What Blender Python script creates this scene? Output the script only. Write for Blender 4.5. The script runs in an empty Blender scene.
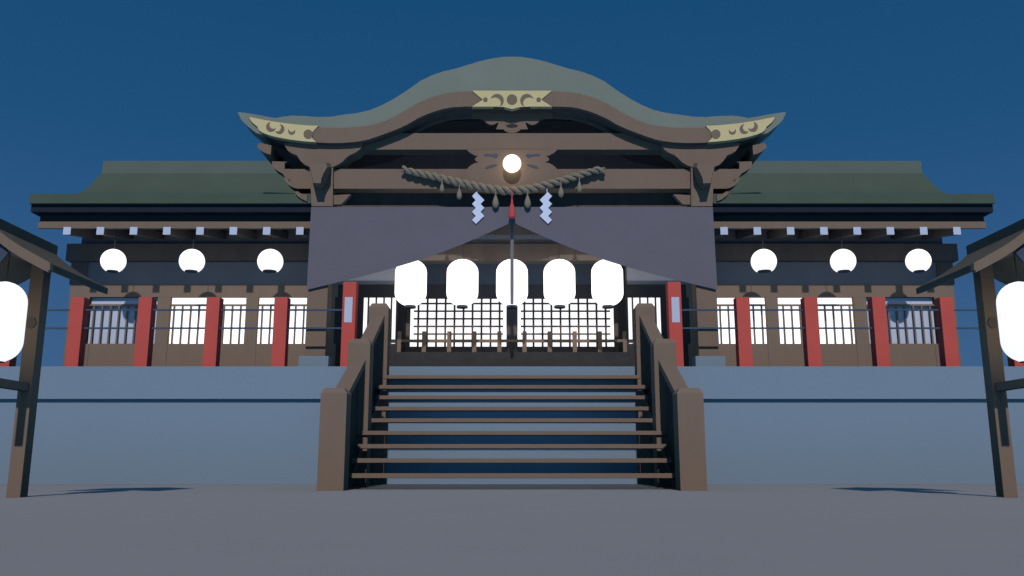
import bpy, bmesh, math, random
from mathutils import Vector
random.seed(4)
R = math.radians
sc = bpy.context.scene
C = sc.collection

# ------------------------------------------------------------------ camera
FPX, PITCH, CH = 882.0, R(11.334), 0.322
cam = bpy.data.cameras.new('camera'); cam.sensor_width = 36; cam.lens = FPX * 36 / 1024
cam.clip_end = 2000; cam.clip_start = 0.05
co = bpy.data.objects.new('camera', cam); C.objects.link(co); sc.camera = co
co.location = (0, 0, CH); co.rotation_euler = (R(90) + PITCH, 0, 0)
CP, SP = math.cos(PITCH), math.sin(PITCH)

def at(u, v, Y):
    """metres (X, Z) of a measured picture point on the vertical plane Y"""
    a = (288 - v) / FPX
    s = Y / (CP - a * SP)
    return ((u - 512) / FPX * s, CH + (SP + a * CP) * s)
def zz(v, Y): return at(512, v, Y)[1]
def y_of(u, v, X):
    a = (288 - v) / FPX
    s = X / ((u - 512) / FPX)
    return s * (CP - a * SP), CH + (SP + a * CP) * s
def M(pts, s):       # mirror to the other half of the symmetrical building
    return [(p[0] * s,) + tuple(p[1:]) for p in pts]

# ------------------------------------------------------------------ materials
def mat(name, col, rough=0.8, var=0.08, scale=6.0, stretch=(1, 1, 1), emit=None, bump=0.0, metal=0.0, spec=0.0):
    m = bpy.data.materials.new(name); m.use_nodes = True
    nt = m.node_tree; b = nt.nodes['Principled BSDF']
    b.inputs['Roughness'].default_value = rough; b.inputs['Metallic'].default_value = metal
    b.inputs['Specular IOR Level'].default_value = spec
    tc = nt.nodes.new('ShaderNodeTexCoord'); mp = nt.nodes.new('ShaderNodeMapping')
    mp.inputs['Scale'].default_value = stretch
    nt.links.new(tc.outputs['Object'], mp.inputs[0])
    n = nt.nodes.new('ShaderNodeTexNoise'); n.inputs['Scale'].default_value = scale
    n.inputs['Detail'].default_value = 6
    nt.links.new(mp.outputs[0], n.inputs['Vector'])
    r = nt.nodes.new('ShaderNodeValToRGB')
    e = r.color_ramp.elements
    e[0].position = .3; e[1].position = .7
    e[0].color = tuple(c * (1 - var) for c in col) + (1,)
    e[1].color = tuple(min(1, c * (1 + var)) for c in col) + (1,)
    nt.links.new(n.outputs['Fac'], r.inputs[0])
    nt.links.new(r.outputs[0], b.inputs['Base Color'])
    if bump:
        bp = nt.nodes.new('ShaderNodeBump'); bp.inputs['Strength'].default_value = bump
        bp.inputs['Distance'].default_value = 0.01
        nt.links.new(n.outputs['Fac'], bp.inputs['Height']); nt.links.new(bp.outputs[0], b.inputs['Normal'])
    if emit:
        b.inputs['Emission Color'].default_value = emit[0] + (1,)
        b.inputs['Emission Strength'].default_value = emit[1]
    return m

WOOD = mat('weathered wood', (.31, .203, .122), .85, .03, 5, (1, 1, .25))
SHADEWOOD = mat('wood in shade tone', (.20, .145, .105), .85, .1, 5, (1, 1, .3))  # the weathered wood again, with shade put into its colour
SHADEBLACK = mat('shade black wood', (.07, .06, .05), .6, .1, 5)  # wood blackened so that its colour carries the shade
PLASTER = mat('grey blue plaster', (.27, .25, .225), .9, .04, 3)
PAPER = mat('white paper', (.77, .755, .73), .9, .02, 3)
SHADENAVY = mat('eave shade navy', (.032, .038, .043), .8, .05, 4)  # unlit band under the roof edge, shade put into the colour
SHADEGREY = mat('pendant shade grey', (.10, .12, .13), .8, .05, 4)  # bluish shade of the small roof put into the pendant's colour
PAINTW = mat('white end paint', (.80, .79, .77), .8, .02, 3)
SHIDE = mat('folded paper', (.98, .98, .98), .9, .01, 3)
STONE = mat('granite', (.293, .353, .352), .85, .012, 1.0)
GROUNDM = mat('packed gravel ground', (.465, .40, .312), .95, .012, 1.2)
COPPER = mat('copper roof patina', (.12, .145, .088), .7, .05, 1.5)
COPPERL = mat('copper verge patina', (.305, .31, .21), .7, .04, 1.5)
COPPERR = mat('copper ridge patina', (.185, .207, .14), .7, .04, 1.5)
GOLD = mat('gilded fitting', (.92, .71, .30), .6, .03, 4)
RED = mat('vermilion paint', (.80, .13, .085), .7, .04, 3)
CLOTH = mat('lavender cloth', (.22, .188, .178), .95, .03, 2.0)
ROPEM = mat('rice straw', (.36, .28, .17), .95, .15, 30)
REDT = mat('red tassel', (.75, .12, .10), .8, .08, 20)
CABLE = mat('blue grey rail', (.10, .13, .15), .6, .05, 3)
ROOFD = mat('dark bronze roof', (.18, .14, .09), .75, .08, 3)
GLOW = mat('lit paper lantern', (.9, .88, .8), .9, .01, 3, emit=((1, .97, .92), 1.7))
GLOWS = mat('lit white lantern', (.9, .88, .8), .9, .01, 3, emit=((1, 1, 1), .92))
GLOWR = mat('lit round lantern', (.9, .88, .8), .9, .01, 3, emit=((1, .97, .88), 1.12))
GLOBE = mat('warm glass globe', (.9, .85, .75), .6, .01, 3, emit=((1, .90, .74), 1.5))
PANE = mat('lit shoji pane', (.9, .9, .88), .9, .01, 3, emit=((1, .98, .96), 1.1))
CAPM = mat('lantern cap', (.10, .095, .09), .6, .05, 5)

# ------------------------------------------------------------------ mesh helpers
class MB:
    def __init__(s): s.v = []; s.f = []; s.m = []
    def add(s, vs, fs, mi=0):
        o = len(s.v); s.v += [tuple(p) for p in vs]
        for f in fs: s.f.append(tuple(i + o for i in f)); s.m.append(mi)
        return s
    def box(s, x0, x1, y0, y1, z0, z1, mi=0):
        if x0 > x1: x0, x1 = x1, x0
        return s.add([(x0, y0, z0), (x1, y0, z0), (x1, y1, z0), (x0, y1, z0), (x0, y0, z1), (x1, y0, z1), (x1, y1, z1), (x0, y1, z1)],
                     [(0, 3, 2, 1), (4, 5, 6, 7), (0, 1, 5, 4), (1, 2, 6, 5), (2, 3, 7, 6), (3, 0, 4, 7)], mi)
    def prism(s, pts, y0, y1, mi=0):
        """outline in X, Z given its own thickness along Y"""
        n = len(pts)
        a = sum(pts[i][0] * pts[(i + 1) % n][1] - pts[(i + 1) % n][0] * pts[i][1] for i in range(n))
        if a < 0: pts = pts[::-1]
        vs = [(p[0], y0, p[1]) for p in pts] + [(p[0], y1, p[1]) for p in pts]
        fs = [tuple(range(n)), tuple(range(2 * n - 1, n - 1, -1))]
        fs += [(i, i + n, (i + 1) % n + n, (i + 1) % n) for i in range(n)]
        return s.add(vs, fs, mi)
    def sweepx(s, pts, x0, x1, mi=0):
        """outline in Y, Z extruded along X"""
        n = len(pts)
        vs = [(x0, p[0], p[1]) for p in pts] + [(x1, p[0], p[1]) for p in pts]
        fs = [tuple(range(n)), tuple(range(2 * n - 1, n - 1, -1))]
        fs += [(i, (i + 1) % n, (i + 1) % n + n, i + n) for i in range(n)]
        return s.add(vs, fs, mi)
    def lathe(s, prof, c=(0, 0, 0), n=32, mi=0):
        vs = []; fs = []
        for r, z in prof:
            for k in range(n):
                t = 2 * math.pi * k / n
                vs.append((c[0] + r * math.cos(t), c[1] + r * math.sin(t), c[2] + z))
        for i in range(len(prof) - 1):
            for k in range(n):
                k2 = (k + 1) % n
                fs.append((i * n + k, i * n + k2, (i + 1) * n + k2, (i + 1) * n + k))
        fs.append(tuple(range(n))[::-1]); fs.append(tuple((len(prof) - 1) * n + k for k in range(n)))
        return s.add(vs, fs, mi)
    def tube(s, pts, r, n=8, mi=0):
        pts = [Vector(p) for p in pts]; vs = []; fs = []
        rr = r if isinstance(r, (list, tuple)) else [r] * len(pts)
        for i, p in enumerate(pts):
            d = (pts[min(i + 1, len(pts) - 1)] - pts[max(i - 1, 0)]).normalized()
            a = d.cross(Vector((0, 1, 0.01))).normalized(); b = d.cross(a)
            for k in range(n):
                t = 2 * math.pi * k / n
                vs.append(p + (a * math.cos(t) + b * math.sin(t)) * rr[i])
        for i in range(len(pts) - 1):
            for k in range(n):
                k2 = (k + 1) % n
                fs.append((i * n + k, i * n + k2, (i + 1) * n + k2, (i + 1) * n + k))
        fs.append(tuple(range(n))[::-1]); fs.append(tuple((len(pts) - 1) * n + k for k in range(n)))
        return s.add(vs, fs, mi)
    def build(s, name, mats, parent=None, smooth=False, bevel=0.0):
        me = bpy.data.meshes.new(name); me.from_pydata(s.v, [], s.f)
        if not isinstance(mats, (list, tuple)): mats = [mats]
        for m in mats: me.materials.append(m)
        for p, mi in zip(me.polygons, s.m): p.material_index = mi
        bm = bmesh.new(); bm.from_mesh(me)
        bmesh.ops.recalc_face_normals(bm, faces=bm.faces)
        bm.to_mesh(me); bm.free()
        if smooth:
            for p in me.polygons: p.use_smooth = True
            me.set_sharp_from_angle(angle=R(40))
        o = bpy.data.objects.new(name, me); C.objects.link(o)
        if parent:
            o.parent = parent
            o.matrix_parent_inverse = parent.matrix_world.inverted()
        if bevel:
            b = o.modifiers.new('bevel', 'BEVEL'); b.width = bevel; b.segments = 2; b.limit_method = 'ANGLE'
        return o
def tag(o, label=None, cat=None, group=None, kind=None):
    for k, v in (('label', label), ('category', cat), ('group', group), ('kind', kind)):
        if v: o[k] = v
    return o
def empty(name, loc, label, cat, group=None):
    o = bpy.data.objects.new(name, None); o.location = loc; o.empty_display_size = .2
    C.objects.link(o); bpy.context.view_layer.update()
    return tag(o, label, cat, group)
def side(s): return 'left' if s > 0 else 'right'   # measured on the left half, s=-1 mirrors

def interp(pts, u):
    for (a, b), (c, d) in zip(pts, pts[1:]):
        if a <= u <= c: return b + (d - b) * (u - a) / (c - a)
    return pts[0][1] if u < pts[0][0] else pts[-1][1]
def spline(pts, n=8):
    """Catmull-Rom through measured points"""
    out = []
    P = [pts[0]] + list(pts) + [pts[-1]]
    for i in range(1, len(P) - 2):
        p0, p1, p2, p3 = P[i - 1:i + 3]
        for k in range(n):
            t = k / n
            out.append(tuple(.5 * (2 * b + (c - a) * t + (2 * a - 5 * b + 4 * c - d) * t * t + (3 * b - a - 3 * c + d) * t ** 3)
                             for a, b, c, d in zip(p0, p1, p2, p3)))
    out.append(pts[-1]); return out
def clean(pts):
    out = []
    for p in pts:
        if not out or (abs(p[0] - out[-1][0]) + abs(p[1] - out[-1][1])) > 1e-4: out.append(p)
    if abs(out[0][0] - out[-1][0]) + abs(out[0][1] - out[-1][1]) < 1e-4: out.pop()
    return out
def outl(pts, Y): return clean([at(u, v, Y) for u, v in pts])
def mir(pts): return [(1024 - u, v) for u, v in pts]

# ------------------------------------------------------------------ ground and platform
tag(MB().add([(-400, -60, 0), (400, -60, 0), (400, 600, 0), (-400, 600, 0)], [(0, 1, 2, 3)]).build('ground', GROUNDM), kind='structure')
YP = 15.215; HP = zz(366.4, YP)
zc = zz(399, YP)
pl = empty('stone_platform', (0, YP, 0), 'long pale blue grey stone platform with a projecting top course under the hall', 'platform')
MB().box(-15, 15, YP + .085, 26, 0, zc).build('base_course', STONE, pl)
MB().box(-15, 15, YP, 26, zc, HP).build('coping', STONE, pl, bevel=.006)

# ------------------------------------------------------------------ staircase
st = empty('staircase', (0, 13.4, 0), 'broad open wooden staircase of nine thin treads up to the platform', 'staircase')
for i in range(9):
    y = 11.957 + .3703 * i; z = .1794 + .2 * i
    hw = [2.215, 2.195, 2.19, 2.265, 2.19, 2.18, 2.175, 2.23, 2.175][i]
    MB().box(-hw, hw, y, y + .30, z - .03, z + .03).build('tread', WOOD, st, bevel=.004)
for s in (-1, 1):
    # sloping stringer under the treads, against each side panel
    MB().sweepx([(11.99, .0), (12.25, .0), (15.02, 1.5), (15.02, 1.62), (14.9, 1.62)], s * 2.19, s * 2.27).build('stringer', SHADEWOOD, st)

NA, NB, NC = 11.38, 13.12, 14.70
NX0, NX1 = 2.122, 2.458
for s in (1, -1):
    rl = empty('stair_railing', (-s * 2.29, 13.2, 0), 'boarded wooden railing with three square posts on the %s of the stairs' % side(s), 'railing', 'railings beside the stairs')
    for y, vt, ytop in ((NA, 393.2, None), (NB, 343.2, None), (14.93, 307, None)):
        zt = zz(vt, y)
        m = MB()
        x0, x1 = -s * NX0, -s * NX1
        if x0 > x1: x0, x1 = x1, x0
        d = .335 if y < 14.9 else .28
        base = 0
        m.box(x0, x1, y, y + d, base, zt)
        c = .045; h = zt + .07
        if y > 14.9:
            d = .28
        m.add([(x0, y, zt), (x1, y, zt), (x1, y + d, zt), (x0, y + d, zt), (x0 + c, y + c * .6, h), (x1 - c, y + c * .6, h), (x1 - c, y + d - c * .6, h), (x0 + c, y + d - c * .6, h)],
              [(4, 5, 6, 7), (0, 1, 5, 4), (1, 2, 6, 5), (2, 3, 7, 6), (3, 0, 4, 7)])
        m.build('newel_post', WOOD, rl)
    for (ya, za), (yb, zb) in (((NA + .28, 1.185), (NB + .02, 1.87)), ((NB + .30, 2.06), (14.95, 2.85))):
        t = .11
        MB().sweepx([(ya, za), (yb, zb), (yb, zb - t), (ya, za - t)], -s * 2.185, -s * 2.395).build('handrail', WOOD, rl)
        sl = (zb - za) / (yb - ya)
        p = MB().sweepx([(ya, 0), (yb, 0), (yb, zb - t + .01), (ya, za - t + .01)], -s * 2.29, -s * 2.34)
        k = ya + .06
        while k < yb - .04:       # vertical battens on the boards
            zk = za + sl * (k - ya) - t
            p.box(-s * 2.272, -s * 2.2905, k, k + .035, 0, zk)
            k += .13
        p.build('side_panel', SHADEWOOD, rl)

# ------------------------------------------------------------------ main hall
YW, YC = 17.4, 18.75       # wing wall and recessed centre wall
hall = empty('shrine_hall', (0, YW, HP), 'wide wooden shrine hall with green copper roof and curved gable porch', 'shrine')
XE = -at(62.5, 366, YW)[0]                   # half length of the hall
XC = 3.50                                    # inner end of the plain wing wall
XD = 2.315                                   # half width of the recessed door bay
vK, vT, vL, vP, vB, vU = 343.7, 297.0, 284.5, 262.0, 245.3, 226.0
zK, zT, zL, zP, zB, zU = [zz(v, YW) for v in (vK, vT, vL, vP, vB, vU)]
def px(u, v=330): return -at(u, v, YW)[0]    # positive half-distance from the centre
WINS = [(87.6, 156.2, 8, 92.2, False), (168.8, 245.0, 9, 172.6, True), (257.0, 306.0, 6, 261.2, True)]
for s in (1, -1):
    m = MB()
    xs = [px(65, 330)]
    m.box(-s * XE, -s * XC, YW, YW + .2, HP, zK)
    m.box(-s * XE, -s * XC, YW, YW + .2, zT, zL)
    edges = [XE]
    for a, b, n, f, lit in WINS: edges += [px(a, 320), px(b, 320)]
    edges.append(XC)
    for k in range(0, len(edges), 2):
        m.box(-s * edges[k], -s * edges[k + 1], YW + (.0 if k % 4 == 0 else .003), YW + .2, zK, zT)
    m.build('wall', WOOD, hall)
    for u in (166.5, 255.5, 88.0):                                  # joints in the boarding
        x = px(u, 355)
        MB().box(-s * (x + .006), -s * (x - .006), YW - .002, YW + .01, HP + .02, zK - .01).build('board_joint', SHADEWOOD, hall)
    MB().box(-s * (XE + .02), -s * px(87, 275), YW - .02, YW + .2, zL - .003, zP).build('corner_post', SHADEWOOD, hall)  # upper piece of the post, eave shade put into its colour
    MB().box(-s * px(87, 275), -s * XD, YW + .01, YW + .2, zL, zP).build('plaster_panel', PLASTER, hall)
    MB().box(-s * px(81, 240), -s * XD, YW + .03, YW + .2, zB, zU).build('plaster_panel', PLASTER, hall)
    for (a, b, n, f, lit) in WINS:
        x0, x1 = px(a, 320), px(b, 320)
        w = MB()
        hb = .016
        step = 8.36
        for k in range(n):
            x = px(f + step * k, 320)
            w.box(-s * (x + hb), -s * (x - hb), YW + .03, YW + .06, zK, zz(304.8, YW))
        w.box(-s * x0, -s * x1, YW + .028, YW + .062, zz(305.7, YW), zz(303.9, YW))
        w = w.build('window', WOOD, hall)
        tag(w, 'barred window lit bright white from inside' if lit else 'unlit barred window with pale paper behind its bars')
        MB().box(-s * x0, -s * x1, YW + .10, YW + .13, zK, zT).build('pane', PANE if lit else PAPER, w)
MB().box(-px(70, 250), px(70, 250), YW - .14, YW + .2, zP, zB).build('tie_beam', SHADEWOOD, hall)  # shade under the eaves is part of the beam's colour

# inner bays of boarding beside the doors, shade put into their black colour
for s in (1, -1):
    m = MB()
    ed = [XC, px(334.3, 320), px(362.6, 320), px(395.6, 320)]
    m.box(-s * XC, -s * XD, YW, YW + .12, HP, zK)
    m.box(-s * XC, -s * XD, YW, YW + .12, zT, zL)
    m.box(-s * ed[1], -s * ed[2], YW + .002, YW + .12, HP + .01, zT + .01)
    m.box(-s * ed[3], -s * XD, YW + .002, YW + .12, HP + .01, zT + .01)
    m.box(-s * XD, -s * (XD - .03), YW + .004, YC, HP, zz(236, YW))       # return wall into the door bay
    m.build('wall', SHADEBLACK, hall)
    w = MB().box(-s * ed[0], -s * ed[1], YW + .028, YW + .062, zz(305.7, YW), zz(303.9, YW)).build('window', SHADEWOOD, hall)
    MB().box(-s * ed[0], -s * ed[1], YW + .08, YW + .1, zK, zT).build('pane', PANE, w)
    w = MB()
    for u in (367.6, 375.4, 383.2, 390.8):
        x = px(u, 320)
        w.box(-s * (x + .016), -s * (x - .016), YW + .03, YW + .06, zK, zT)
    w.box(-s * ed[2], -s * ed[3], YW + .028, YW + .062, zz(342.6, YW), zz(341.4, YW))
    w = w.build('window', SHADEWOOD, hall)
    MB().box(-s * ed[2], -s * ed[3], YW + .08, YW + .1, zK, zT).build('pane', PANE, w)

# recessed door wall
def cx(u): return (u - 512) / FPX * (YC * CP + (3.0 - CH) * SP)
zcD, zcDT, zcL = zz(346.5, YC), zz(298.3, YC), zz(284.5, YC)
DB = XD - .03
MB().box(-DB, DB, YC - .003, YC + .15, zcDT, zcL).build('wall', SHADEWOOD, hall)
MB().box(-DB, DB, YC + .01, YC + .15, zcL, zz(262, YC)).build('plaster_panel', PLASTER, hall)
MB().box(-DB, DB, YC - .1, YC + .15, zz(262, YC), zz(240.5, YC)).build('tie_beam', SHADEWOOD, hall)
MB().box(-DB, DB, YC - .06, YC + .15, zz(240.5, YC), zz(205, YC)).build('tie_beam', SHADEWOOD, hall)
for s in (1, -1):
    MB().box(s * cx(403.5), s * cx(409.6), YC, YC + .12, HP, zcDT).build('door_jamb', SHADEWOOD, hall)
    # sliding lattice door
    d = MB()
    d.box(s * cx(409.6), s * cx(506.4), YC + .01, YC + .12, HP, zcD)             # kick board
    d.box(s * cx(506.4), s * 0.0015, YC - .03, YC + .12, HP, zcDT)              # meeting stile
    d = d.build('door', SHADEWOOD, hall)
    g = MB()
    for k in range(10):
        x = cx(417.8 + 9.08 * k)
        g.box(s * (x - .0205), s * (x + .0205), YC + .02, YC + .045, zcD, zcDT)
    for k in range(6):
        v = 303.3 + 7.62 * k
        g.box(s * cx(413.2), s * cx(503.2), YC + .016, YC + .05, zz(v + .75, YC), zz(v - .75, YC))
    g.build('lattice', SHADEWOOD, d)
    MB().box(s * cx(409.6), s * cx(506.4), YC + .08, YC + .1, zcD, zcDT).build('pane', PANE, d)
# raised sill in front of the doors, its black colour stands for shade
MB().box(-DB, DB, 17.32, YC - .05, HP, zz(352, 17.32)).build('threshold', SHADEBLACK, hall)

# rafters with white painted ends, fascia, eaves
YE, YF, YR = 15.9, 16.17, 16.16
XR = -at(30, 194, YE)[0]; XF = -at(38, 225, YF)[0]
us = [67.2, 100.5, 133.8, 167.0, 200.2, 233.5, 266.8, 300.0]
z0, z1 = zz(234.6, YR), zz(227.2, YR)
rise = zz(238.6, YW) - z0
for s in (1, -1):
    for u in us:
        x = -at(u, 231, YR)[0] * s; w = .068
        hh = z1 - z0
        r = MB().sweepx([(YR, z0), (YW + .05, z0 + rise), (YW + .05, z0 + rise + hh), (YR, z1)], -x - w, -x + w).build('rafter', SHADEWOOD, hall)
        MB().box(-x - w - .002, -x + w + .002, YR - .012, YR - .001, z0 - .002, z1 + .002).build('end_cap', PAINTW, r)
zf0, zf1 = zz(228.2, YF), zz(221.2, YF)
for s in (1, -1):
    MB().box(-s * XF, -s * XC, YF, YF + .07, zf0, zf1).build('fascia', WOOD, hall)
    MB().box(-s * (XR - .004), -s * XC, YE + .08, YF + .2, zz(212, YE + .08), zz(203, YE + .08) + .01).build('eave_board', SHADENAVY, hall)
for s in (1, -1):
    MB().sweepx([(YF + .02, zf0 + .004), (YW + .05, zf0 + rise + .13), (YW + .05, zf0 + rise + .2), (YF + .02, zf0 + .07)], -s * (XF - .01), -s * XC).build('soffit', SHADEWOOD, hall)
zk1 = zz(212, YF + .1)
for s in (1, -1):
    MB().box(-s * (XF - .015), -s * XC, YF + .02, YF + .3, zf1 - .002, zz(212, YE + .08) + .03).build('eave_board', SHADEBLACK, hall)  # black colour stands for the shadow below the roof edge
zr0, zr1 = zz(203.2, YE), zz(193.7, YE)
prof = [(YE, zr0), (YE, zr1)]
yv = [y_of(u, v, -XR) for u, v in ((78, 193.4), (82, 191.6), (85.5, 189.3), (89, 186), (92.5, 182.6), (96, 178.8), (99, 175.8), (102, 172.8))]
ya, za_ = yv[0]
prof += [(YE + (ya - YE) * t, zr1 + (za_ - zr1) * t - .05 * math.sin(math.pi * t)) for t in (.25, .5, .75)]
prof += yv
yr, zr = yv[-1]
back = [(2 * (yr + .25) - y, z) for y, z in prof[::-1]]
under = [(YF + .12, zz(212, YF + .12)), ]
full = prof + back + [(2 * (yr + .25) - YE, zr0)]
ym, zm = yv[0]
mid = [(ym, zr0), (ym, zm)] + yv[1:] + back[:len(yv)] + [(back[len(yv) - 1][0], zr0)]
roof = MB().sweepx(full, -XR, -3.6).sweepx(full, 3.6, XR).sweepx(mid, -3.6, 3.6).build('roof', COPPER, hall, smooth=True)
zra = zz(161.2, yr)
XG = -at(103, 165, yr)[0]
MB().box(-XG, XG, yr - .02, yr + .52, zr - .06, zra).build('ridge', COPPERR, roof)

# --------------------------------------------------------- porch: columns, beams, brackets
YCOL, YB_, YBR, YG = 15.92, 15.97, 15.87, 15.75
for s in (1, -1):
    f = (lambda p: p) if s > 0 else mir
    x0, x1 = -3.748 * s, -3.39 * s
    MB().box(x0, x1, YCOL, YCOL + .36, zz(356, 15.8), zz(166, YCOL)).build('column', WOOD, hall)
    MB().box(at(298.4, 360, 15.8)[0] * s, at(328.4, 360, 15.8)[0] * s, 15.8, 16.12, HP, zz(356, 15.8)).build('column_base', STONE, hall, bevel=.008)
    boat = [(284, 143), (284.7, 145.5), (288, 150.8), (292, 153.3), (296.8, 155.2), (300.3, 160.6), (304.5, 164.6), (309.2, 166.7), (333.3, 166.7),
            (338, 164.6), (342.5, 161.6), (346.3, 157.6), (349.5, 155.2), (354.6, 153), (359.2, 149.9), (362, 146.5), (363, 143)]
    MB().prism(outl(f(boat), YBR), YBR, YBR + .38).build('bracket', WOOD, hall)
    MB().prism(outl(f([(309.6, 166.9), (333, 166.9), (332.6, 206), (311.4, 206)]), YBR), YBR + .012, YBR + .045).build('bracket', WOOD, hall)
    nose = [(309.6, 166), (313.7, 183), (320.8, 183.2), (321.4, 178.5), (323.4, 173.5), (327.3, 167), (326, 163), (312, 163)]
    m = MB()
    n = len(nose); Yn = 15.52
    fr = [at(u, v, Yn) for u, v in f(nose)]
    bk = [at(u, v, YBR) for u, v in f([(311, 166), (314, 187), (322, 190), (327, 182), (330, 173), (331.5, 167), (330, 163), (312, 163)])]
    m.add([(x, Yn, z) for x, z in fr] + [(x, YBR + .02, z) for x, z in bk],
          [tuple(range(n)), tuple(range(2 * n - 1, n - 1, -1))] + [(i, i + n, (i + 1) % n + n, (i + 1) % n) for i in range(n)])
    m.build('beam_nosing', WOOD, hall)
    # stepped bracket arms reaching outward from the column
    arms = [
        ([(257.3, 145.6), (259.2, 143.2), (265, 143.9), (271.4, 145.4), (270.8, 154.6), (266.5, 153.6), (262, 151.4), (259, 149), (257.6, 147)], 15.85, 1.1),
        ([(284, 178.2), (286.4, 177.6), (291, 183), (297.4, 188.4), (294, 187.7), (289, 185.2), (285.4, 181.8)], 15.87, .3),
        ([(295.4, 191.6), (297.4, 191.2), (300.5, 193.2), (303.6, 194.4), (307, 194.5), (307, 201.2), (302, 199.2), (298, 196.4), (295.6, 193.8)], 15.86, .3),
        ([(333.6, 195.2), (350.6, 194.2), (345.4, 200), (341, 204.4), (333.6, 204.4)], 15.96, .12),
        ([(283.8, 162.6), (309.5, 162.6), (309.5, 169), (283.8, 169)], 16.35, .3),
        ([(268, 146), (300, 143), (312, 166), (312, 206), (305, 203.5), (299, 199.5), (297, 188), (292, 178), (280, 168), (284, 158), (274, 155)], 16.3, .3),
    ]
    for k, (pts, y, d) in enumerate(arms):
        MB().prism(outl(f(pts), y), y, y + d).build('bracket_arm', WOOD if k < 4 else SHADEWOOD, hall)  # the rear arms take the wood colour darkened for shade
# the two great beams, the lower one with shaped outer ends
MB().box(at(345, 140, YB_)[0], -at(345, 140, YB_)[0], YB_, YB_ + .3, zz(149.5, YB_), zz(133.2, YB_)).build('beam', WOOD, hall)
nos = [(272, 161.4), (280, 161.5), (287.4, 161.9), (284.6, 163), (284.6, 169), (512, 169), (512, 188.6), (297.4, 188.6), (293, 185.8), (290.2, 183), (290, 180.2), (285.2, 177.4),
       (282.4, 173.4), (278, 171), (273.4, 167.8), (272, 164.8)]
full = nos[:6] + mir(nos[:6])[::-1][1:] + mir(nos[7:])[::-1][::-1]
left = outl([p for p in nos], YB_)
right = outl(mir(nos), YB_)
m = MB().prism(left, YB_, YB_ + .3).prism(right, YB_, YB_ + .3)
m.build('beam', WOOD, hall)
# carved strut between the beams
half = [(512, 149.6), (466.5, 149.6), (469.5, 152.4), (473.6, 154.8), (477.6, 156.4), (475.2, 158), (474.8, 159.6), (476, 161.2), (479, 162.2), (474, 163.4), (470, 165.8), (467, 169), (465.4, 172), (465.4, 188), (512, 188)]
strut = half + mir(half)[::-1]
YS = 15.93
so = MB().prism(outl(half, YS), YS, YS + .035).prism(outl(mir(half), YS), YS, YS + .035).build('carved_strut', WOOD, hall)
for f in ((lambda p: p), mir):
    leafs = MB()
    leafs.prism(outl(f([(483.8, 155.2), (486, 153.9), (490, 154.2), (493.2, 154.6), (496.5, 153.6), (498.8, 155.4), (497, 157.4), (494.6, 158), (492.6, 156.6), (488, 156), (484.6, 156.2)]), YS), YS - .006, YS + .01)
    leafs.prism(outl(f([(485.2, 168.4), (487.4, 166.2), (492, 164.8), (496, 164.2), (497.4, 164.6), (495.6, 166.2), (491, 167.9), (487, 168.8)]), YS), YS - .006, YS + .01)
    leafs.build('carved_leaf', mat('carving recess shade', (.13, .13, .155), .8, .05), so)  # shade of the carved recesses painted as blue grey shapes
# gable board behind the beams and porch ceiling
gb = [(345, 142), (380, 133), (400, 122), (420, 112), (440, 104), (465, 100), (512, 99)]
pts = gb + mir(gb)[::-1][1:]
YGB = 17.3
pg = [at(u, v, YGB) for u, v in pts]
pg = [(max(-3.45, min(3.45, x)), z) for x, z in pg]
pg = [(-3.45, zz(234.6, YGB))] + [(-3.45, pg[0][1])] + [p for p in pg if abs(p[0]) < 3.449] + [(3.45, pg[0][1]), (3.45, zz(234.6, YGB))]
MB().prism(clean(pg), YGB, YGB + .1).build('gable_board', SHADEWOOD, hall)
MB().box(-3.45, 3.45, YGB + .02, YGB + .1, zz(240.4, YGB), zz(234.6, YGB)).build('plaster_panel', PLASTER, hall)
MB().box(-3.4, 3.4, 16.3, 16.36, zz(209, 16.3), zz(186, 16.3)).build('light_stop_board', SHADEWOOD, hall)  # added dark board, stops sun slipping in over the curtain
MB().box(-3.45, 3.45, YGB, YGB + .1, zz(245, YGB), zz(240.4, YGB)).build('transom_beam', SHADEWOOD, hall)
MB().box(-3.45, 3.45, YGB + .1, YC + .15, zz(236, YGB), zz(234.6, YGB)).build('porch_ceiling', SHADEWOOD, hall)

# --------------------------------------------------------- curved porch roof
top = [(237.8, 111.6), (246, 112.6), (256, 114.2), (266, 116.2), (275.3, 117.6), (283, 116.2), (292, 115.2), (304, 115.6), (318, 116.6), (330, 116.3), (343, 114.4), (358, 112.4), (370, 109.6),
       (382, 104.6), (394, 98.2), (406, 90.6), (420, 80.5), (432, 74.8), (442, 71.3), (455, 68.2), (466, 65), (478, 61.2), (492, 58), (504, 56.3), (512, 56.2)]
btop = [(318.4, 127.4), (330, 127.9), (343, 127.9), (355, 127.2), (366, 126), (374, 124.4), (381.7, 122.2), (391, 118.4), (400, 113.6), (408.5, 108.4), (417.6, 103.2), (426, 99.4), (435, 96.2), (443.5, 94), (452.7, 92.4), (462, 91.7), (472, 91.3), (512, 91.2)]
bbot = [(316, 142.4), (327, 142.9), (339, 142.9), (350, 142.4), (360, 141.2), (369, 139.2), (378.5, 136.1), (388, 132.6), (397, 129.2), (407, 124.6), (417.6, 118.4), (426, 114.6), (435, 111.2), (443.5, 108.8), (452.7, 107.1), (466.8, 106.5), (490, 106.7), (505, 107.6), (512, 108.6)]
tipout = [(238.2, 113.5), (240.4, 118.5), (244, 122.9), (248.5, 126.8), (253, 130.4), (257, 133)]
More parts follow.
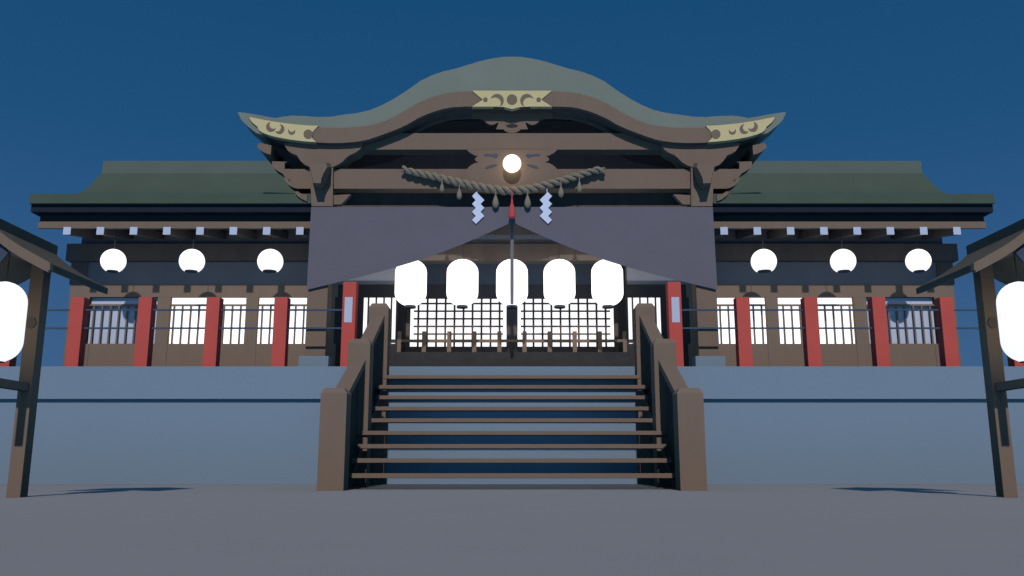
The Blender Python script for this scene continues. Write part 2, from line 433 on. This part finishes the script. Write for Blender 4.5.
# green roof: top outline down to the upper edge of the bargeboard
lowL = [(257, 133), (265, 134.6), (280, 132), (300, 131)] + [(u, v + 4) for u, v in btop]
slabL = top + [(512, 95.2)] + lowL[::-1][1:] + tipout[::-1][1:]
half_px = clean(slabL)
pr = MB()
for f in ((lambda p: p), mir):
    pr.prism(outl(f(half_px), YG), YG + .02, YG + .62)
pr = pr.build('porch_roof', COPPERL, hall)
# body of the porch roof running back to the main roof, narrower than the verge
body = [(300, 121), (343, 119), (370, 114), (394, 103), (420, 86), (442, 76.5), (478, 66), (512, 61)]
bodyl = [(512, 104), (440, 107), (410, 119), (380, 132), (345, 138.5), (325, 139), (325, 128)]
m = MB()
for f in ((lambda p: p), mir):
    m.prism(outl(f(body + bodyl), YG), YG + .62, 19.2)
m.build('porch_roof', COPPERL, hall)
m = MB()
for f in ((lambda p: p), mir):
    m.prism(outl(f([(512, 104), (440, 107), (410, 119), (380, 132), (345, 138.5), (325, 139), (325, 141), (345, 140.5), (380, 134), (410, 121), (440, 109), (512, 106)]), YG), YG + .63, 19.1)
m.build('porch_soffit', SHADEBLACK, hall)
# underside boards
m = MB()
ul = [(258, 131), (262, 134), (272, 137.5), (284, 139.8), (300, 141.6), (320, 143.4)] + [(u, v + .6) for u, v in bbot[2:]]
uu = [(u, v - 9) for u, v in ul[::-1]]
for f in ((lambda p: p), mir):
    m.prism(outl(f(ul + uu), YG), YG + .13, YG + .60)
m.build('porch_soffit', SHADEWOOD, hall)
m = MB()
for f in ((lambda p: p), mir):
    m.prism(outl(f(btop + bbot[::-1] + [(300, 141), (300, 127)]), YG), YG, YG + .12)
bg = m.build('bargeboard', WOOD, hall)

def circ(c, r, n=24): return [(c[0] + r * math.cos(2 * math.pi * k / n), c[1] + r * math.sin(2 * math.pi * k / n)) for k in range(n)]
def crescent(c, r, d, r2, n=14):
    """outer circle at c radius r minus a circle of r2 shifted by d (pixels)"""
    L = math.hypot(*d); th = math.atan2(d[1], d[0])
    a = (r * r - r2 * r2 + L * L) / (2 * L); hgt = math.sqrt(max(1e-6, r * r - a * a))
    t1 = math.atan2(hgt, a)
    t2 = math.atan2(hgt, a - L)
    outer = [(c[0] + r * math.cos(th + t1 + (2 * math.pi - 2 * t1) * k / n), c[1] + r * math.sin(th + t1 + (2 * math.pi - 2 * t1) * k / n)) for k in range(n + 1)]
    inner = [(c[0] + d[0] + r2 * math.cos(th - t2 - (2 * math.pi - 2 * t2) * k / n), c[1] + d[1] + r2 * math.sin(th - t2 - (2 * math.pi - 2 * t2) * k / n)) for k in range(1, n)]
    return outer + inner
gpl = [(249.4, 117.2), (258, 118.9), (267.2, 120.7), (276, 122.2), (284.8, 123.5), (300, 125.1), (309, 125.8), (318.6, 126), (314.5, 130.4), (311, 134.5), (312.5, 138.8), (316.2, 142.4),
       (308, 141.9), (300, 141.1), (288, 139.5), (276, 137.2), (268, 135), (262.6, 132.9), (259.4, 130.8), (258.2, 128.6), (257.6, 127), (254.8, 124.8), (252.3, 122.6), (250.6, 120)]
for f in ((lambda p: p), mir):
    g = MB().prism(outl(f(gpl), YG), YG - .018, YG + .14).build('gold_fitting', GOLD, bg)
    for nm, c in (('crescent_relief', crescent((271.3, 127.3), 4.9, (2.6, -2.2), 4.2)), ('crescent_relief', crescent((279.8, 129.4), 4.9, (-2.6, -1.6), 4.2)),
                  ('crescent_relief', crescent((291.9, 131.4), 3.6, (.2, -2.1), 3.1)), ('disc_relief', circ((308.4, 134.6), 4.6))):
        MB().prism(outl(f(c), YG), YG - .024, YG - .002).build(nm, WOOD, bg)
hp = [(472, 91), (482.9, 100.1), (472, 107), (495, 106.9), (503.4, 107.3), (512, 109.4), (512, 91)]
m = MB()
for f in ((lambda p: p), mir): m.prism(outl(f(hp), YG), YG - .018, YG + .1)
m.build('gold_fitting', GOLD, bg)
MB().prism(outl(circ((512, 100), 5.2, 32), YG), YG - .024, YG - .002).build('disc_relief', WOOD, bg)
for f in ((lambda p: p), mir):
    MB().prism(outl(f(circ((485.4, 100.1), 2.3)), YG), YG - .024, YG - .002).build('disc_relief', WOOD, bg)
    MB().prism(outl(f(crescent((497.2, 100.9), 6.6, (-2.2, 2.6), 5.9)), YG), YG - .024, YG - .002).build('crescent_relief', WOOD, bg)
YD = 16.0
pend = [(512, 108), (470, 108), (472, 117.2), (480, 117.9), (484, 119.6), (486, 122.4), (489, 124.3), (492, 124.8), (495, 124), (497.4, 122.6), (498.6, 123), (496, 129.2), (503.4, 129.4), (506, 131.7), (509, 132.8), (512, 133.1)]
m = MB()
for f in ((lambda p: p), mir): m.prism(outl(f(pend), YD), YD, YD + .08)
pe = m.build('gable_pendant', WOOD, hall)
el = [(512 + 5.8 * math.cos(2 * math.pi * k / 20), 125.9 + 1.9 * math.sin(2 * math.pi * k / 20)) for k in range(20)]
MB().prism(outl(el, YD), YD - .004, YD + .01).build('carved_eye', SHADEBLACK, pe)  # dark ellipse painted in for the shaded hole

# ------------------------------------------------------------------ curtain
YCU = 15.86
cb = spline([(306.6, 289.7), (330, 284.2), (352, 278.8), (372, 273.6), (394, 267.6), (418.7, 260.2), (444, 251.2), (468, 241.8), (490, 232.2), (512, 222)], 3)
def ctop(u): return 207.0
vs = []; fs = []
cols = cb + mir(cb)[::-1][1:]
nc = len(cols); nr = 8
for i, (u, v) in enumerate(cols):
    ut = 311.2 + (u - 306.6) * (712.8 - 311.2) / (717.4 - 306.6)
    for k in range(nr + 1):
        t = k / nr
        x, z = at(ut + (u - ut) * t, 207 + (v - 207) * t, YCU)
        vs.append((x, YCU + .006 * math.sin(x * 5.3 + t * 2) * t, z))
for i in range(nc - 1):
    for k in range(nr):
        a = i * (nr + 1) + k
        fs.append((a, a + 1, a + nr + 2, a + nr + 1))
cu = MB().add(vs, fs).build('curtain', CLOTH)
sm = cu.modifiers.new('thickness', 'SOLIDIFY'); sm.thickness = .006; sm.offset = 1
tag(cu, 'lavender grey cloth curtain parted to a peak across the porch front', 'curtain')

# ------------------------------------------------------------------ straw rope, streamers, tassels
YRO = 15.84
rc = spline([(402.5, 168.6), (410, 171.2), (425, 174.6), (442.7, 178.6), (460, 182.8), (478, 186.8), (495.4, 189.6), (511, 190.8), (530.6, 189), (548, 184.6), (567.5, 179.2), (585, 173.6), (597, 170), (604.5, 170.6)], 12)
line = [Vector((at(u, v, YRO)[0], YRO, at(u, v, YRO)[1])) for u, v in rc]
rope = empty('straw_rope', (0, YRO, line[len(line) // 2].z), 'thick twisted straw rope sagging between the porch beams', 'rope')
L = [0]
for a, b in zip(line, line[1:]): L.append(L[-1] + (b - a).length)
tot = L[-1]
for ph in (0, 1.5):
    pts = []; rad = []
    N = 420
    for k in range(N + 1):
        d = tot * k / N
        i = max(j for j in range(len(L)) if L[j] <= d + 1e-9); i = min(i, len(L) - 2)
        t = (d - L[i]) / (L[i + 1] - L[i]); p = line[i].lerp(line[i + 1], t)
        tan = (line[i + 1] - line[i]).normalized(); nrm = Vector((-tan.z, 0, tan.x))
        env = .72 + .28 * math.sin(math.pi * k / N)
        an = -2 * math.pi * d / .30 + ph * 2 * math.pi / 3
        pts.append(p + (nrm * math.cos(an) + Vector((0, 1, 0)) * math.sin(an)) * .043 * env); rad.append(.049 * env)
    MB().tube(pts, rad, 8).build('strand', ROPEM, rope, smooth=True)
def ropez(u): return interp(rc, u)
for u, v0, v1 in ((442, 183, 192.5), (459.3, 188.5, 199.5), (495.6, 195, 208.5), (527.6, 195, 208.5), (561, 186, 197.5), (579.5, 181.5, 192.5)):
    zt, zb = zz(v0, YRO - .03), zz(v1, YRO - .03); x = at(u, v1, YRO - .03)[0]; h = zt - zb; k = h / .26
    zr_ = zz(ropez(u), YRO)
    MB().lathe([(.030 * k, 0), (.056 * k, .12 * h), (.064 * k, .32 * h), (.05 * k, .58 * h), (.026 * k, .84 * h), (.010, h), (.012, zr_ - zb)], (x, YRO - .05, zb), 12).build('straw_tassel', ROPEM, rope, smooth=True)
zig = [(476.1, 191.9), (484.3, 200), (480.6, 203.9), (484.3, 207.9), (480.6, 211.9), (484.3, 215.9), (476, 223.9), (472, 219.9), (475.8, 215.9), (472, 211.9), (475.8, 207.9), (472, 203.9), (475.6, 200.2), (472, 196.1)]
for f in ((lambda p: p), mir):
    Yz = 15.825
    o = MB().prism(outl(f(zig), Yz), Yz, Yz + .006)
    xs = at(f([(477, 190)])[0][0], 192, Yz)[0]
    o.box(xs - .006, xs + .006, Yz + .0005, Yz + .02, zz(193, Yz), zz(186, Yz))
    o.build('paper_streamer', SHIDE, rope)
zt, zb = zz(196, 15.68), zz(217.4, 15.68)
tas = MB().lathe([(.068, 0), (.07, .03), (.06, .12), (.042, .22), (.022, .27), (.012, zt - zb), (.006, zz(188, 15.68) - zb)], (0, 15.68, zb), 16).build('red_tassel', REDT, smooth=True)
tag(tas, 'small red cone tassel hanging from the middle of the straw rope', 'tassel')

# ------------------------------------------------------------------ lamps
YLG = 15.74
gr = 9.2 / FPX * (YLG * CP + 5.6 * SP)
gz = zz(163.6, YLG)
gm = MB().lathe([(gr * math.sin(math.pi * k / 24) + 1e-4, -gr * math.cos(math.pi * k / 24)) for k in range(25)], (0, YLG, gz), 48)
gl = gm.build('globe_lamp', GLOBE, smooth=True)
tag(gl, 'small warm glowing globe lamp on the carved strut above the rope', 'lamp')
MB().box(-.03, .03, YLG + gr * .9, YS + .005, gz - .03, gz + .03).build('lamp_mount', CAPM, gl)

def lantern(name, u, vt, vb, hw, Y, label, group, ceil_z, dome=.28, glow=GLOW, cap=.35, x=None, ball=False, hidecap=False):
    X, zb = at(u, vb, Y); zt = zz(vt, Y)
    if x is not None: X = x
    dz = Y * CP + ((zt + zb) / 2 - CH) * SP
    r = hw / FPX * dz; h = zt - zb; dh = dome * h
    e = empty(name, (X, Y, zb), label, 'lantern', group)
    prof = []
    for k in range(9):
        t = math.pi / 2 * k / 8
        prof.append((max(.02, r * math.sin(t)) if k else r * cap * .9, zb + dh * (1 - math.cos(t))))
    prof = [p for p in prof if p[0] >= r * cap * .9 - 1e-6]
    for k in range(9):
        t = math.pi / 2 * k / 8
        prof.append((max(r * .12, r * math.cos(t)), zt - dh + dh * math.sin(t)))
    if ball:      # a globe cut flat at the bottom
        cz = zt - r
        a0 = math.asin(max(-1, (zb - cz) / r))
        prof = [(max(.01, r * math.cos(a0 + (math.pi / 2 - a0) * k / 20)), cz + r * math.sin(a0 + (math.pi / 2 - a0) * k / 20)) for k in range(21)]
        cap = math.cos(a0) * .8
    MB().lathe([(a, b) for a, b in prof], (X, Y, 0), 40).build('shade', glow, e, smooth=True)
    MB().lathe([(r * cap, zb - (.018 if ball else .004 if hidecap else .035)), (r * cap, zb + (.01 if ball else dh * .12))], (X, Y, 0), 24).build('bottom_cap', CAPM, e, smooth=True)
    MB().lathe([(.006, zt - .01), (.006, ceil_z)], (X, Y, 0), 6).build('cord', CAPM, e)
    return e
names = ['leftmost of the five tall glowing paper lanterns, its top cut off by the curtain', 'second of the five tall glowing paper lanterns from the left',
         'tall glowing paper lantern in the middle, behind the bell rope', 'fourth of the five tall glowing paper lanterns from the left',
         'rightmost of the five tall glowing paper lanterns, its top cut off by the curtain']
for u, nm in zip((410.3, 462.2, 512, 559.7, 607.8), names):
    lantern('paper_lantern', u, 259.5, 306.2, 15.8, 16.5, nm, 'tall lanterns behind the porch curtain', zz(207, YGB))
YL = 16.42
zcl = zz(222, YL)
ln = ['round lantern nearest the left end of the hall', 'middle one of the three round lanterns on the left wing', 'round lantern on the left wing nearest the porch',
      'round lantern on the right wing nearest the porch', 'middle one of the three round lanterns on the right wing', 'round lantern nearest the right end of the hall']
for u, nm in zip((112.5, 191.3, 269.8, 764.3, 843.8, 919.2), ln):
    lantern('round_lantern', u, 249.3, 270.8, 13.0 * math.cos(math.atan((u - 512) / FPX)) ** .8, YL, 'glowing ' + nm, 'round lanterns under the eaves', zz(226, YL), glow=GLOWR, cap=.58, ball=True)

# bell rope in front of the middle lantern
zb0, zb1 = zz(304, 16.1), zz(207, 16.1)
br = MB().lathe([(.030, zb0), (.034, zb0 + .3), (.032, zb1)], (0, 16.1, 0), 12).build('bell_rope', mat('dull cord', (.32, .27, .23), .9), smooth=True)
tag(br, 'grey brown bell rope hanging in front of the middle paper lantern', 'rope')

# ------------------------------------------------------------------ red post fences
YN = 15.40
fence_us = [2.2, 71.0, 139.8, 208.7, 277.6]
for s in (1, -1):
    fe = empty('post_fence', (-s * 6, YN, HP), 'red square posts strung with two thin rails along the %s of the platform' % side(s), 'fence', 'red post fences on the platform')
    zt = zz(297, YN); w = .118
    for u in fence_us:
        x = -at(u, 366, YN)[0] * s
        MB().box(-x - w, -x + w, YN, YN + .215, HP, zt).build('post', RED, fe, bevel=.004)
    x = -at(346.8, 366, YN)[0] * s
    tp = MB().box(-x - w, -x + w, YN, YN + .215, HP, zz(281.8, YN)).build('post', RED, fe, bevel=.004)
    tag(tp, 'taller red post with a pale paper notice')
    xa, xb = at(344.5, 310, YN)[0] * s, at(352.3, 310, YN)[0] * s
    MB().box(xa, xb, YN - .006, YN - .001, zz(322.4, YN), zz(297.2, YN)).build('paper_notice', PAPER, tp)
    for v in (310, 328.2):
        zr_ = zz(v, YN + .1)
        MB().box(-s * 13, -x + s * -w * .2, YN + .085, YN + .115, zr_ - .015, zr_ + .015).build('rail', CABLE, fe)
# far-left/right posts further out, beyond those seen, keep the row going
# low barrier before the doors
YBA = 17.42
ba = empty('low_barrier', (0, YBA, HP), 'low dark wooden barrier with short posts before the lattice doors', 'barrier')
for k in range(10):
    u = 398.6 + 25.2 * k
    x = at(u, 351, YBA)[0]
    MB().box(x - .042, x + .042, YBA, YBA + .085, zz(352.2, 17.32) , zz(331.2, YBA)).build('post', WOOD, ba)
MB().box(at(390, 340, YBA)[0], at(634, 340, YBA)[0], YBA + .02, YBA + .065, zz(341.9, YBA), zz(339.2, YBA)).build('rail', WOOD, ba)

# ------------------------------------------------------------------ roofed lantern stands
for s in (1, -1):
    XS = -5.02
    e = empty('lantern_stand', (s * XS, 9.15, 0), 'dark wooden lamp post with its own small gabled roof at the %s edge' % side(s), 'lamp post', 'roofed lamp posts in the foreground')
    YA, YZ = 8.23, 9.47
    tp = [(-9.5, 223.5), (0, 232), (10, 239.6), (20, 246.2), (35, 254.6), (50, 262.8)]
    bt = [(-9.5, 235.5), (0, 243.2), (8, 249.4), (18, 256), (30, 262.8), (40, 268.2), (48.4, 272.4), (48.4, 270), (50, 270)]
    T = [at(u, v, YA) for u, v in tp]; B = [at(u, v, YA) for u, v in bt]
    xc = T[0][0]
    def both(pts): return [(2 * xc - x, z) for x, z in pts[::-1]] + pts[1:]
    ring = both(T) + both(B)[::-1]
    sh = XS - xc
    fx = lambda pts: [((x) * s, z) for x, z in pts]
    MB().prism(clean(fx(ring)), YA, YA + .06).build('bargeboard', WOOD, e)
    ring2 = both([(x, z - .004) for x, z in T]) + both([(x, z + .012) for x, z in B[:-3]] + [(B[-1][0] - .01, B[-1][1])])[::-1]
    MB().prism(clean(fx(ring2)), YA + .0605, YZ).build('roof', ROOFD, e)
    xr, zrt = at(58, 246.2, YZ)
    zrb = zz(253, YZ)
    hwid = xr - xc
    MB().box(s * (xc - hwid), s * (xc + hwid), YA - .12, YZ, zrb - .03, zrt).build('ridge', ROOFD, e)
    gx = [(0, 0), (.06, -.06), (.10, -.05), (.12, -.12), (.17, -.17), (.10, -.27), (.04, -.25), (0, -.31)]
    gz0 = B[0][1] + .02
    gg = [(xc + a, gz0 + b) for a, b in gx]
    MB().prism(clean(fx([(2 * xc - x, z) for x, z in gg[::-1]] + gg[1:-1])), YA + .062, YA + .09).build('gable_pendant', SHADEGREY, e)
    X0, X1 = -5.085, -4.943
    MB().box(s * X0, s * X1, 9.1, 9.245, 0, gz0 + .02).build('post', WOOD, e, bevel=.004)
    zt_, zb_ = zz(383, 9.1), zz(391.2, 9.1)
    MB().box(s * (X0 + .028), s * (X1 - .028), 8.30, 9.1, zb_, zt_).build('arm', WOOD, e)
    # purlins under the roof carrying the lantern
    MB().box(s * (xc - .05), s * (xc + .05), YA + .1, YZ - .02, gz0 - .1, gz0 + .01).build('ridge_beam', SHADEWOOD, e)
    mm = MB(); xo = -5.014
    mm.prism([((xo + .055 * math.cos(k * math.pi / 3)) * s, zz(323, 9.1) + .06 * math.sin(k * math.pi / 3)) for k in range(6)], 9.085, 9.105)
    mm.build('shadow_patch', SHADEWOOD, e)  # dark hexagon put in for the shadow shape on the post
    lb = lantern('hanging_lantern', 0, 282.0, 361.9, 21.0, 8.56, 'large glowing white lantern hanging under the small roof at the %s edge' % side(s),
                 'large lanterns on the foreground stands', gz0 - .05, dome=.26, cap=.30, x=s * -5.01, glow=GLOWS, hidecap=True)

# ------------------------------------------------------------------ light
SUN_EL = math.atan(.70)
sun = bpy.data.lights.new('sun', 'SUN'); sun.energy = 1.93; sun.angle = R(1.2); sun.color = (.76, .80, 1.0)
so_ = bpy.data.objects.new('sun', sun); C.objects.link(so_); so_.rotation_euler = (R(90) - SUN_EL, 0, 0)
w = bpy.data.worlds.new('World'); sc.world = w; w.use_nodes = True
nt = w.node_tree; bgn = nt.nodes['Background']
tc = nt.nodes.new('ShaderNodeTexCoord'); sx = nt.nodes.new('ShaderNodeSeparateXYZ')
rp = nt.nodes.new('ShaderNodeValToRGB')
nt.links.new(tc.outputs['Generated'], sx.inputs[0]); nt.links.new(sx.outputs['Z'], rp.inputs[0]); nt.links.new(rp.outputs[0], bgn.inputs[0])
cr = rp.color_ramp
stops = [(0.0, (.055, .145, .33)), (.10, (.046, .117, .25)), (.25, (.024, .092, .225)), (.34, (.0140, .080, .200)), (.49, (.0085, .068, .175)), (.7, (.010, .078, .225)), (1.0, (.012, .088, .27))]
cr.elements[0].position = 0; cr.elements[0].color = stops[0][1] + (1,)
cr.elements[1].position = 1; cr.elements[1].color = stops[-1][1] + (1,)
for p, c in stops[1:-1]:
    e_ = cr.elements.new(p); e_.color = c + (1,)
bgn.inputs[1].default_value = 1.0
sc.view_settings.view_transform = 'Standard'; sc.view_settings.look = 'None'
sc.view_settings.gamma = 1; sc.view_settings.exposure = 0
sc.render.engine = 'CYCLES'
sc.cycles.use_denoising = True
sc.cycles.max_bounces = 6
sc.cycles.diffuse_bounces = 2
sc.cycles.use_fast_gi = True; sc.cycles.fast_gi_method = 'REPLACE'; sc.cycles.ao_bounces_render = 1; sc.cycles.ao_bounces = 1
w.light_settings.distance = 1.5
